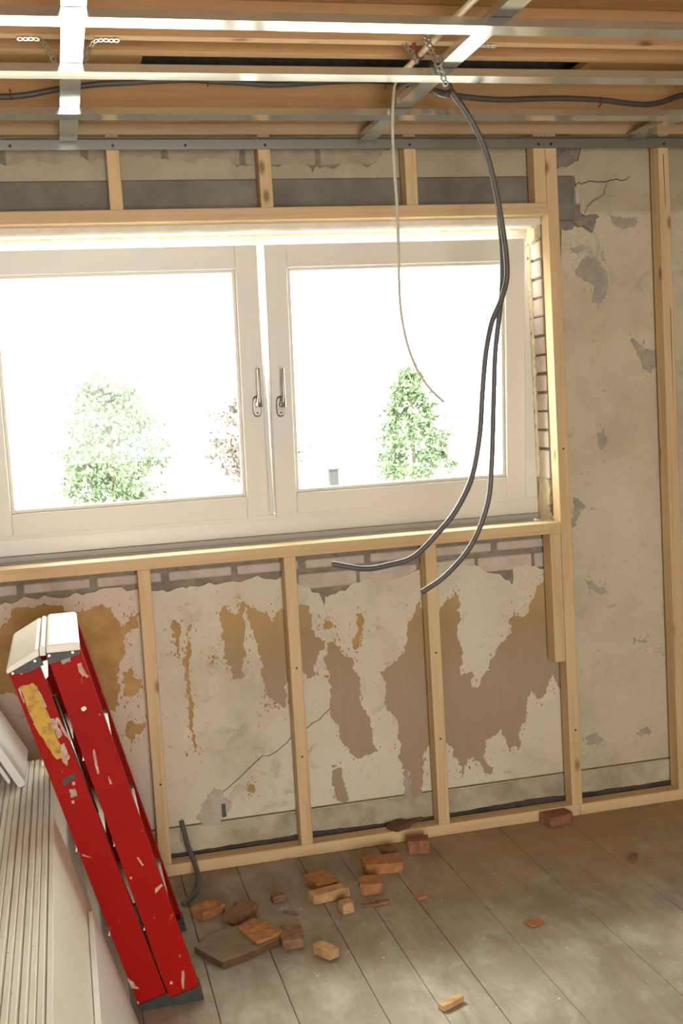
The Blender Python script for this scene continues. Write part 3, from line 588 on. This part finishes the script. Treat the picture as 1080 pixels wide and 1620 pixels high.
# expanding foam squeezed out round the frame
def foam(name, a, b, n, rr, seed, squash=None):
    q = random.Random(seed); a = Vector(a); b = Vector(b); pts = []
    for i in range(n+1): pts.append(a.lerp(b, i/n)+Vector((q.uniform(-1, 1), q.uniform(-1, 1), q.uniform(-1, 1)))*rr*.35)
    bm = bmesh.new(); add_tube(bm, pts, lambda i, n_: rr*q.uniform(.55, 1.25), 8)
    return finish(name, bm, FOAM, win)
foam('foam_bead', (-.28, .190, 2.010), (1.60, .190, 2.010), 170, .0085, 1)
foam('foam_bead', (1.623, .200, 1.16), (1.623, .200, 1.985), 80, .008, 2)
prism('foam_fill', jag([(.10, .992), (.205, .992), (.205, 1.15), (.12, 1.15), (.105, 1.10), (.125, 1.06)], .012, 3, 31), 0, 1.621, 1.634, FOAM, win)
prism('foam_fill', jag([(.13, 1.965), (.20, 1.955), (.20, 2.012), (.12, 2.012)], .008, 2, 32), 0, 1.612, 1.634, FOAM, win)

# ------------------------------------------------------------------ metal ceiling grid
def channel(name, along, a, b, c, z, label, w=.060, h=.0185, group='galvanised ceiling profiles'):
    t = .0012; hw = w/2
    pts = [(c-hw, z+h), (c-hw, z), (c+hw, z), (c+hw, z+h), (c+hw-.008, z+h), (c+hw-.008, z+h-t), (c+hw-t, z+h-t), (c+hw-t, z+t), (c-hw+t, z+t), (c-hw+t, z+h-t), (c-hw+.008, z+h-t), (c-hw+.008, z+h)]
    o = prism(name, pts, 0 if along == 'x' else 1, a, b, GALV)
    return tag(o, label, 'profile', group)
ZP = 2.240
channel('ceiling_profile', 'x', XL+.02, XR-.02, -1.121, ZP, 'cross profile nearest the camera, first from the top of the picture')
channel('ceiling_profile', 'x', XL+.02, XR-.02, -.754, ZP, 'middle cross profile, where the dark conduits drop down')
channel('ceiling_profile', 'x', XL+.02, XR-.02, -.378, ZP, 'cross profile nearest the wall, third from the top')
ZY = ZP+.0160
channel('ceiling_profile', 'y', YB+.05, -.029, .096, ZY+.0035, 'leftmost profile running towards the window wall', .050)
channel('ceiling_profile', 'y', YB+.05, -.029, 1.001, ZY+.0035, 'profile running to the window wall beside the hanging conduits', .050)
channel('ceiling_profile', 'y', YB+.05, -.029, 1.915, ZY+.0035, 'rightmost profile running to the window wall, mostly in shade', .050)
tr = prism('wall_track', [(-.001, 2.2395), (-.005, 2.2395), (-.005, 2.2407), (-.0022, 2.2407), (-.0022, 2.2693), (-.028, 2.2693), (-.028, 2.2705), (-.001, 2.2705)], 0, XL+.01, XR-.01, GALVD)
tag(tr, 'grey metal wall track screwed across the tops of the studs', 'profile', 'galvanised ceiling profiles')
for sx in (-.07, .225, .44, .684, 1.147, 1.585, 1.628, 2.034): cyl('screw_head', (sx, -.0035, 2.252), 1, .0045, .003, SCREW, tr, 10)
# perforated hanger straps (rows of punched links)
def strap(pts, label, w=.0085, nrm=(0, -.8, -.6)):
    path = resample(spline(pts, 10), .0125); bm = bmesh.new(); N = 10
    for i, p in enumerate(path):
        t = (path[min(i+1, len(path)-1)]-path[max(i-1, 0)]).normalized(); s = t.cross(Vector(nrm)).normalized(); n = s.cross(t).normalized()
        R4 = []
        for rad, hgt in ((w, 0), (w*.5, 0), (w*.5, .0016), (w, .0016)):
            R4.append([bm.verts.new(p+(t*math.cos(a)*.92+s*math.sin(a))*rad+n*hgt) for a in [2*math.pi*k/N for k in range(N)]])
        for q in range(4):
            A, B = R4[q], R4[(q+1) % 4]
            for k in range(N): bm.faces.new((A[k], A[(k+1) % N], B[(k+1) % N], B[k]))
    return tag(finish('hanger_strap', bm, STRAP), label, 'strap', 'perforated hanger straps')
strap([(-.014, -.640, 2.357), (.03, -.640, 2.356), (.046, -.640, 2.340), (.060, -.625, 2.315), (.067, -.61, 2.29)], 'perforated strap on the joist left of the leftmost profile', nrm=(0, -.3, -1))
strap([(.212, -.640, 2.357), (.165, -.640, 2.356), (.148, -.640, 2.340), (.134, -.625, 2.315), (.125, -.61, 2.29)], 'perforated strap on the joist right of the leftmost profile', nrm=(0, -.3, -1))
strap([(1.185, -.648, 2.357), (1.12, -.648, 2.356), (1.06, -.64, 2.335), (1.032, -.63, 2.29)], 'perforated strap on the joist right of the conduit profile', nrm=(0, -.3, -1))
strap([(.955, -.78, 2.335), (.962, -.787, 2.30), (.970, -.795, 2.272), (.981, -.797, 2.245), (.993, -.797, 2.214)], 'bright perforated strap end dangling over the middle cross profile', nrm=(0, -1, 0))
strap([(.94, -.648, 2.358), (.955, -.66, 2.33), (.965, -.68, 2.30)], 'short perforated strap beside the cream pipe', nrm=(-1, -.3, 0))

# ------------------------------------------------------------------ pipes and cables
pp = tube('cream_pipe', [(.978, -3.0, 2.330), (.978, -2.0, 2.330), (.978, -1.0, 2.330), (.979, -.80, 2.330), (.979, -.60, 2.330), (.978, -.445, 2.329)], .0085, CREAM, sides=14)
tag(pp, 'cream plastic pipe running under the joists beside the diagonal profile', 'pipe')
bm = bmesh.new(); add_tube(bm, [Vector((.978+.0105*math.cos(a), -.655, 2.330+.0105*math.sin(a))) for a in [2*math.pi*i/16 for i in range(17)]], .0025, 6); add_box(bm, .958, .968, -.658, -.652, 2.338, 2.358)
finish('pipe_clip', bm, REDCLIP, pp)
wc = tube('white_cable', [(.979, -.50, 2.330), (.978, -.455, 2.328)]+WHITE[1:], .0042, CREAMC, sides=10)
tag(wc, 'thin off-white cable hanging down in front of the right pane', 'cable')
def corr(i, n): return .0084 if i % 2 else .0074
for nm, pts, lead, lab in (('grey_conduit', CONA, [(1.02, -.30, 2.345), (1.045, -.40, 2.335)], 'hanging grey conduit whose tip curls left, the longer-reaching of the two'),
                           ('grey_conduit', CONB, [(1.085, -.33, 2.37), (1.085, -.41, 2.345)], 'hanging grey conduit whose tip ends before the third stud')):
    o = tube(nm, lead+pts, corr, GREYPIPE, sides=10, step=.0026, n=24); tag(o, lab, 'conduit', 'hanging grey conduits')
    end = Vector(pts[-1]); prv = Vector(pts[-2]); d = (end-prv).normalized()
    bm = bmesh.new(); add_tube(bm, [end-d*.004, end+d*.0006], .0058, 10); finish('conduit_mouth', bm, BLACKP, o)
jc = tube('joist_cable', JCAB, .0085, GREYPIPE, sides=10); tag(jc, 'grey conduit clipped along the last joist before the wall', 'conduit')
for c in CLIPS:
    bm = bmesh.new(); add_tube(bm, [Vector((c[0]+dx, -.133+dy, c[2]+dz)) for dx, dy, dz in ((0, .010, .012), (0, -.006, .0115), (0, -.009, .004), (0, -.009, -.006), (0, -.002, -.012), (0, .010, -.0125))], .0022, 6)
    finish('nail_clip', bm, REDCLIP, jc)
fc = tube('floor_conduit', [(.288, .068, .150), (.293, .045, .118), (.299, .005, .082), (.309, -.045, .056), (.312, -.11, .030), (.296, -.18, .014), (.250, -.245, .0095)], corr, GREYPIPE, sides=10, step=.003, n=20)
tag(fc, 'short grey conduit coming out of the wall onto the floor beside the ladder', 'conduit')
tube('earth_wire', [(.290, .052, .128), (.281, .030, .118), (.277, .012, .108), (.286, -.004, .094)], .0014, YELLOW, fc, 6)
bc = tube('skirting_cable', [(XL+.1, .064, .012), (.2, .064, .014), (.6, .065, .018), (1.0, .064, .013), (1.5, .065, .017), (1.9, .064, .012), (2.6, .064, .013)], .0075, DARKCABLE, sides=10)
tag(bc, 'dark cable lying in the slot between floor plate and old wall', 'cable')

# ------------------------------------------------------------------ red stepladder, folded, leaning on the panel stack
LB = Vector((.16, -.58, 0))
lad = empty('stepladder', LB, 'folded red stepladder with white top caps leaning on the stacked panels', 'ladder')
YN, YF = -.80, -.36
def rail(nm, tc, bc_, w, ynear, side, ext=.035):
    """C-channel rail; tc, bc_ = (x,z) of the top and bottom centre; web on the ynear side, flanges pointing inwards"""
    t = Vector((tc[0]-bc_[0], tc[1]-bc_[1])).normalized(); s = Vector((t.y, -t.x))
    th = .004
    sec = [(-w/2, 0), (w/2, 0), (w/2, ext), (w/2-th, ext), (w/2-th, th), (-w/2+th, th), (-w/2+th, ext), (-w/2, ext)]
    bm = bmesh.new(); rings = []
    for cx, cz in (bc_, tc): rings.append([bm.verts.new((cx+s.x*a, ynear+side*d, cz+s.y*a)) for a, d in sec])
    n = len(sec)
    for i in range(n): bm.faces.new((rings[0][i], rings[0][(i+1) % n], rings[1][(i+1) % n], rings[1][i]))
    bmesh.ops.triangulate(bm, faces=[bm.faces.new(rings[0][::-1]), bm.faces.new(rings[1])])
    bmesh.ops.recalc_face_normals(bm, faces=bm.faces)
    return finish(nm, bm, RED, lad)
RT, RB = (-.0285, .912), (.1975, .022); LT, LBt = (-.122, .888), (.1185, .018)
rails = {}
for k, (yn, sd) in (('n', (YN, 1)), ('f', (YF, -1))):
    rails['r'+k] = rail('side_rail', RT, RB, .077, yn, sd); rails['l'+k] = rail('side_rail', LT, LBt, .072, yn, sd)
    # rubber feet
    for (bx, bz), w in ((RB, .078), (LBt, .074)):
        t = Vector((RT[0]-RB[0], RT[1]-RB[1])).normalized(); s = Vector((t.y, -t.x))
        zl = bz-s.y*-w/2; y0, y1 = (yn-.004, yn+.04) if sd > 0 else (yn-.04, yn+.004)
        a = (bx-s.x*w/2-.002, bz-s.y*w/2+.006); b = (bx+s.x*w/2+.002, bz+s.y*w/2+.006)
        prism('rubber_foot', [a, (a[0]+.012, .0), (b[0]+.006, .0), (b[0], max(b[1], .012))], 1, y0, y1, BLACKP, rails[('r' if bx > .15 else 'l')+k])
# treads of both halves
def at(T, B, z): f = (z-B[1])/(T[1]-B[1]); return B[0]+(T[0]-B[0])*f
for T, B in ((RT, RB), (LT, LBt)):
    for z in (.215, .435, .655):
        cx = at(T, B, z)
        prism('tread', [(cx-.034, z+.010), (cx+.036, z-.008), (cx+.030, z-.032), (cx+.026, z-.032), (cx+.030, z-.012), (cx-.032, z+.005), (cx-.036, z-.018), (cx-.040, z-.018)], 1, YN+.005, YF-.005, ALU, lad)
# white top caps
capr = prism('top_cap', [(-.066, .906), (-.066, .922), (-.060, .926), (.006, .926), (.012, .921), (.012, .906)], 1, YN-.006, YF+.006, CAPW, lad, .002)
capl = prism('top_cap', [(-.158, .866), (-.160, .876), (-.154, .884), (-.090, .918), (-.083, .918), (-.082, .902)], 1, YN-.006, YF+.006, CAPW, lad, .002)
prism('cap_hinge', [(-.081, .900), (-.081, .920), (-.077, .924), (-.072, .924), (-.068, .920), (-.068, .900)], 1, YN+.004, YF-.004, CAPW, lad)
prism('hinge_plate', [(-.066, .905), (.010, .905), (.010, .897), (-.052, .882), (-.064, .880)], 1, YN-.0055, YN-.0005, BLACKP, lad)
prism('hinge_plate', [(-.156, .865), (-.083, .901), (-.079, .896), (-.074, .880), (-.110, .866)], 1, YN-.0055, YN-.0005, BLACKP, lad)
prism('hinge_plate', [(-.084, .884), (-.064, .890), (-.066, .850), (-.074, .842), (-.082, .850)], 1, YN+.002, YN+.008, ALU, lad)
for x, z in ((-.060, .901), (-.006, .903), (-.093, .892), (-.145, .868)): cyl('rivet', (x, YN-.007, z), 1, .0032, .003, STEEL, lad, 10)
# folded spreader bar between the halves
bm = bmesh.new(); add_tube(bm, [Vector((-.055, YN+.02, .80)), Vector((-.020, YN+.02, .66)), Vector((.02, YN+.02, .50))], .006, 8); finish('spreader_bar', bm, STEEL, lad)
bm = bmesh.new(); add_tube(bm, [Vector((.09, YN+.02, .26)), Vector((.115, YN+.02, .15))], .007, 8); finish('spreader_bar', bm, BLACKP, lad)
def decal(nm, px, m, th=.0007, seed=0, amp=.003):
    return prism(nm, jag(px, amp, 2, seed), 1, YN-th, YN+.0005, m, rails['ln' if px in LSETS else 'rn'])
LSETS = []
def rc(T, B, along, acr):     # point on a rail face: distance below its top, sideways offset
    t = Vector((B[0]-T[0], B[1]-T[1])).normalized(); s = Vector((-t.y, t.x))
    return (T[0]+t.x*along+s.x*acr, T[1]+t.y*along+s.y*acr)
def L_(*p):
    q = [rc(LT, LBt, a, c) for a, c in p]; LSETS.append(q); return q
R__ = lambda *p: [rc(RT, RB, a, c) for a, c in p]
decal('warning_sticker', L_((.050, -.026), (.052, .004), (.062, .012), (.115, .012), (.135, .014), (.20, .012), (.245, .010), (.245, -.006), (.20, -.016), (.17, -.022), (.12, -.026)), YELLOW, .0009, 1, .002)
decal('sticker_scrap', L_((.075, .013), (.120, .016), (.118, .011), (.08, .010)), SCRAP, .0006, 2, .001)
decal('sticker_scrap', L_((.145, .013), (.150, .022), (.195, .026), (.20, .014), (.17, .010)), SCRAP, .0006, 3)
decal('sticker_scrap', L_((.215, .012), (.215, .024), (.25, .025), (.27, .010), (.25, .006)), SCRAP, .0006, 4)
decal('paint_scrape', L_((.150, .030), (.190, .036), (.215, .042), (.218, .038), (.19, .030), (.155, .024)), SCRAP, .0005, 5, .002)
decal('grey_mark', L_((.298, -.012), (.292, .020), (.304, .022), (.314, -.012)), BLACKP, .0005, 6, .001)
decal('grey_mark', L_((.325, -.004), (.328, .010), (.348, .008), (.345, -.008)), GREYP, .0005, 7, .002)
decal('paint_scrape', L_((.052, -.030), (.09, -.030), (.09, -.026), (.055, -.025)), SCRAP, .0005, 17, .001)
decal('paint_scrape', R__((.045, .020), (.045, .030), (.085, .037), (.085, .030), (.065, .018)), SCRAP, .0005, 8)
decal('paint_scrape', R__((.020, -.012), (.022, .012), (.036, .008), (.036, -.010)), GREYP, .0005, 9)
decal('paint_scrape', R__((.255, -.012), (.255, -.008), (.315, -.016), (.315, -.021), (.28, -.017)), SCRAP, .0005, 10, .001)
decal('paint_drop', R__((.150, -.006), (.1475, 0), (.150, .006), (.156, .006), (.159, 0), (.156, -.006)), CAPW, .0006, 11, .0005)
decal('paint_drop', R__((.33, .0), (.33, .003), (.35, .004), (.35, -.001)), SCRAP, .0005, 12, .0005)
decal('paint_drop', R__((.545, .0), (.545, .004), (.57, .010), (.57, .006)), SCRAP, .0005, 13, .0005)
decal('paint_scrape', R__((.635, .018), (.63, .034), (.637, .036), (.648, .012)), SCRAP, .0005, 14, .001)
decal('paint_scrape', R__((.86, .010), (.862, .016), (.905, .002), (.90, -.002)), SCRAP, .0005, 15, .001)
decal('paint_scrape', L_((.82, -.036), (.85, -.036), (.86, -.020), (.845, -.026)), SCRAP, .0005, 16, .002)
decal('paint_scrape', L_((.485, -.030), (.50, -.015), (.505, -.012), (.49, -.031)), SCRAP, .0004, 18, .001)

# ------------------------------------------------------------------ panel stack on the left, leaning on the left wall
ANG = math.radians(16.2); cs, sn = math.cos(ANG), math.sin(ANG)
NUM = ['first', 'second', 'third', 'fourth', 'fifth', 'sixth', 'seventh', 'eighth', 'ninth', 'tenth', 'eleventh', 'twelfth', 'thirteenth']
def panel(i, off, H, th, y0, y1, label, m, group='panels leaning in the stack at left'):
    # local: u along board (up), v across thickness towards the room
    bx = .066-off/cs
    def W_(u, v): return (bx-u*sn+v*cs-.0, u*cs+v*sn)
    bm = bmesh.new(); pts = [W_(0, -th), W_(0, 0), W_(H, 0), W_(H, -th)]
    zmin = min(p[1] for p in pts); pts = [(a, b-zmin+.0005) for a, b in pts]
    A = [bm.verts.new((p[0], y0, p[1])) for p in pts]; B = [bm.verts.new((p[0], y1, p[1])) for p in pts]
    bm.faces.new(A); bm.faces.new(B[::-1])
    for k in range(4):
        f = bm.faces.new((A[k], A[(k+1) % 4], B[(k+1) % 4], B[k])); f.material_index = 1 if k == 2 else 0
    bmesh.ops.bevel(bm, geom=bm.edges[:], offset=.0012, segments=1, affect='EDGES')
    return tag(finish('panel_board', bm, [m, EDGE]), label, 'board', group)
rr = random.Random(6); off = 0
for i in range(23):
    th = .0118
    lab = ('%s thin panel of the leaning stack, counted from the ladder side' % NUM[i]) if i < 13 else 'thin panel at the wall side of the leaning stack, out at the left picture edge'
    panel(i, off, .521+rr.uniform(-.0015, .0015), th-.0004, -2.6, -.268+rr.uniform(-.006, .006), lab, BOARD)
    off += th+.0013+(.0016 if i in (0, 3, 5, 8) else 0)
panel(0, -.0145, .315, .0125, -2.6, -.885, 'low white panel leaning in front of the tall stack, under the ladder foot', BOARDW, 'low panel')
# two thicker white boards set on top of the stack, tipped towards the left wall
A2 = math.radians(28); c2_, s2_ = math.cos(A2), math.sin(A2)
def lean(x0, z0, th, H, y0, y1, label, m):
    def W_(u, v): return (x0-u*s2_-v*c2_, z0+u*c2_-v*s2_)
    sec = [W_(.006, 0), W_(H, 0), W_(H, th), W_(.004, th), W_(0, th-.004), W_(0, .006)]
    return tag(prism('white_board', sec, 1, y0, y1, m, None, .0015), label, 'board', 'white boards tipped against the left wall')
lean(-.150, .508, .022, .62, -.50, -.19, 'thick white board resting on the stack behind the ladder top', BOARDW)
lean(-.186, .518, .010, .58, -.505, -.20, 'thin white board tucked behind the thick one at the left edge', BOARDW)

# ------------------------------------------------------------------ rubble on the floor
def chunk(nm, xy, size, rz, m, label, seed, z=0.0, tilt=(0, 0), cat='rubble', grp='broken pieces on the floor', cut=.5):
    q = random.Random(seed); sx, sy, sz = [s/2 for s in size]; pts = []
    for a in (-1, 1):
        for b in (-1, 1):
            for c in (-1, 1):
                k = q.uniform(0, cut)
                if q.random() < .5: pts += [(a*sx*(1-k), b*sy, c*sz), (a*sx, b*sy*(1-k*.8), c*sz*q.uniform(.8, 1))]
                else: pts.append((a*sx*(1-q.uniform(0, .12)), b*sy*(1-q.uniform(0, .12)), c*sz*(1-q.uniform(0, .1))))
    bm = bmesh.new()
    for p in pts: bm.verts.new(p)
    res = bmesh.ops.convex_hull(bm, input=bm.verts[:])
    bmesh.ops.delete(bm, geom=[g for g in set(res['geom_interior']+res['geom_unused']) if isinstance(g, bmesh.types.BMVert) and g.is_valid], context='VERTS')
    M = Matrix.Rotation(rz, 4, 'Z') @ Matrix.Rotation(tilt[0], 4, 'X') @ Matrix.Rotation(tilt[1], 4, 'Y')
    bmesh.ops.transform(bm, matrix=M, verts=bm.verts)
    zm = min(v.co.z for v in bm.verts)
    bmesh.ops.translate(bm, verts=bm.verts, vec=(xy[0], xy[1], z-zm))
    return tag(finish(nm, bm, m), label, cat, grp)
E_ = DEB
chunk('wood_chunk', E_['d1'], (.085, .060, .026), .5, CHUNK_O, 'orange broken chunk nearest the ladder foot', 1)
chunk('wood_chunk', (E_['d2'][0]-.01, E_['d2'][1]+.02), (.105, .055, .026), .75, CHUNK_B, 'dull brown chunk with a rounded end left of the floor seam', 2)
chunk('wood_splinter', E_['d2s'], (.055, .010, .008), -.45, CHUNK_B, 'thin splinter just behind the dull brown chunk', 3)
chunk('wood_chunk', E_['d5'], (.060, .095, .028), -.10, CHUNK_B, 'upright brown block right of the grey-topped offcut', 4)
chunk('wood_chunk', E_['d6'], (.034, .066, .028), .55, CHUNK_T, 'small pale-topped chunk lying alone in front of the pile', 5)
chunk('wood_chunk', E_['d7'], (.075, .095, .026), .30, CHUNK_O, 'orange chunk touching the long tan one', 6)
chunk('wood_chunk', (E_['d8'][0], E_['d8'][1]), (.118, .042, .028), .18, CHUNK_T, 'long tan chunk in front of an orange one', 7)
chunk('wood_chunk', E_['d9'], (.036, .036, .030), .2, CHUNK_T, 'small cube-like chunk in front of the long tan one', 8)
chunk('wood_chunk', E_['d10'], (.066, .066, .034), -.2, CHUNK_O, 'squarish orange chunk in the middle of the rubble', 9)
chunk('wood_chunk', E_['d11'], (.125, .085, .032), -.12, CHUNK_O, 'largest orange chunk, behind the squarish one', 10)
chunk('brick_chunk', (E_['d12'][0], E_['d12'][1]), (.070, .060, .044), -.3, CHUNK_R, 'reddish chunk against the floor plate near the third stud', 11)
chunk('wood_splinter', E_['d13'], (.052, .012, .009), -.18, CHUNK_B, 'dark splinter left of another in front of the squarish chunk', 12)
chunk('wood_splinter', E_['d14'], (.042, .020, .010), -.05, CHUNK_B, 'short dark splinter right of the squarish chunk', 13)
chunk('brick_chunk', (1.535, -.036), (.098, .062, .036), .18, CHUNK_R, 'brown brick piece lying against the floor plate beside the tall stud', 14)
chunk('wood_splinter', E_['d17'], (.060, .016, .010), .75, CHUNK_B, 'lone splinter on the ochre dust at right', 15)
chunk('wood_splinter', E_['d18'], (.070, .022, .014), .45, CHUNK_T, 'pale splinter at the bottom of the picture, in the light', 16)
chunk('wood_chunk', E_['d19'], (.040, .024, .022), .1, CHUNK_B, 'small dark chip on the floor seam', 17)
chunk('wood_chip', E_['d20'], (.050, .040, .004), .2, CHUNK_O, 'flat orange chip out on the bare floor', 18)
chunk('wood_chip', E_['d21'], (.030, .022, .008), .3, CHUNK_O, 'tiny orange chip right of the rubble', 19)
chunk('wood_splinter', E_['d22'], (.050, .008, .006), .15, CHUNK_B, 'thin dark splinter behind the largest orange chunk', 20)
chunk('wood_splinter', E_['d23'], (.052, .012, .005), -.8, SLABM, 'thin greyish splinter beside the floor seam', 21)
chunk('wood_chunk', (E_['d24'][0]-.01, E_['d24'][1]), (.040, .050, .026), .4, CHUNK_B, 'brown chip between largest chunk and floor plate', 22)
chunk('wood_chunk', (.998, .028), (.072, .050, .018), .5, DARKWOOD, 'dark wood piece lying on the floor plate left of the third stud', 23, z=.038)
chunk('wood_splinter', (1.05, .055), (.09, .016, .012), .35, DARKWOOD, 'dark sliver lying on the floor plate behind the dark piece', 24, z=.038)
o = prism('board_offcut', jag(SLAB, .004, 1, 7), 2, .0004, .019, [SLABM, DARKWOOD], None, .0008)
for p in o.data.polygons:
    if abs(p.normal.z) < .6: p.material_index = 1
o = o; tag(o, 'large flat grey-topped offcut with a pointed corner, in front of the pile', 'rubble', 'broken pieces on the floor')
o = prism('board_offcut', jag([(x+.012, y+.004) for x, y in SLAB_TOP], .005, 1, 8), 2, .0195, .029, CHUNK_O, None, .001); tag(o, 'orange flat piece lying on the grey-topped offcut', 'rubble', 'broken pieces on the floor')

# ------------------------------------------------------------------ garden beyond the panes
def leaves(bm, c, q, s):
    n = Vector((q.gauss(0, 1), q.gauss(0, 1)-.6, q.gauss(0, 1)+.5)).normalized(); a = n.orthogonal().normalized(); b = n.cross(a)
    t = q.uniform(0, 6.28); a, b = a*math.cos(t)+b*math.sin(t), b*math.cos(t)-a*math.sin(t)
    v = [bm.verts.new(Vector(c)+a*s*k+b*s*l) for k, l in ((-1, 0), (0, -.45), (1, 0), (0, .45))]; bm.faces.new(v)
def shrub(name, x, y, z0, prof, n, ls, m, seed, label, cat='shrub', tiers=0, trunk=.05, spread=1.0):
    """prof: list of (height, radius)"""
    e = empty(name, (x, y, z0), label, cat); q = random.Random(seed)
    H = prof[-1][0]; bm = bmesh.new()
    def R_(h):
        for (h0, r0), (h1, r1) in zip(prof, prof[1:]):
            if h <= h1: return r0+(r1-r0)*(h-h0)/(h1-h0)
        return prof[-1][1]
    clumps = []
    for i in range(max(24, n//90)):
        h = q.uniform(prof[0][0], H); rad = R_(h); a = q.uniform(0, 6.28); clumps.append((a, h, rad*q.uniform(.55, 1.0), q.uniform(.12, .26)*spread))
    for i in range(n):
        a, h, rad, cr = q.choice(clumps)
        p = Vector((x+rad*math.cos(a), y+rad*math.sin(a), z0+h))+Vector((q.gauss(0, 1), q.gauss(0, 1), q.gauss(0, .55)))*cr
        if tiers: p.z = z0+round((p.z-z0)/tiers)*tiers+q.gauss(0, tiers*.28)-.25*max(0, math.hypot(p.x-x, p.y-y)-.1)*tiers
        leaves(bm, p, q, ls*q.uniform(.6, 1.3))
    f = finish('foliage', bm, m, e); f['kind'] = 'stuff'
    bm = bmesh.new(); add_tube(bm, [Vector((x, y, z0-.05)), Vector((x+.03, y, z0+H*.5)), Vector((x, y, z0+H*.9))], lambda i, n_: trunk*(1-.4*i), 8); finish('trunk', bm, BARK, e)
    return e
shrub('garden_shrub', 1.02, 20.5, -.3, [(.1, .75), (.6, 1.0), (1.3, 1.05), (2.0, .65), (2.6, .15)], 9500, .065, LEAFG, 3, 'dense green shrub outside the left pane')
shrub('garden_shrub', 4.05, 21.0, -.1, [(.25, .5), (.8, .95), (1.3, .9), (1.75, .3)], 5200, .065, LEAFR, 5, 'russet bush outside, seen either side of the window middle')
shrub('garden_conifer', 7.0, 19.0, -.2, [(.15, .95), (.9, .72), (1.7, .36), (2.35, .03)], 6500, .062, LEAFG, 8, 'green conifer outside the right pane', 'conifer', tiers=.2, spread=.5)
gb = empty('cable_cabinet', (5.45, 19.6, -.3), 'small grey box standing outside low in the right pane', 'box')
box('cabinet_body', 5.36, 5.54, 19.5, 19.7, -.3, .16, GREYBOX, gb, .01); box('cabinet_lid', 5.34, 5.56, 19.48, 19.72, .16, .20, GREYBOX, gb, .01)
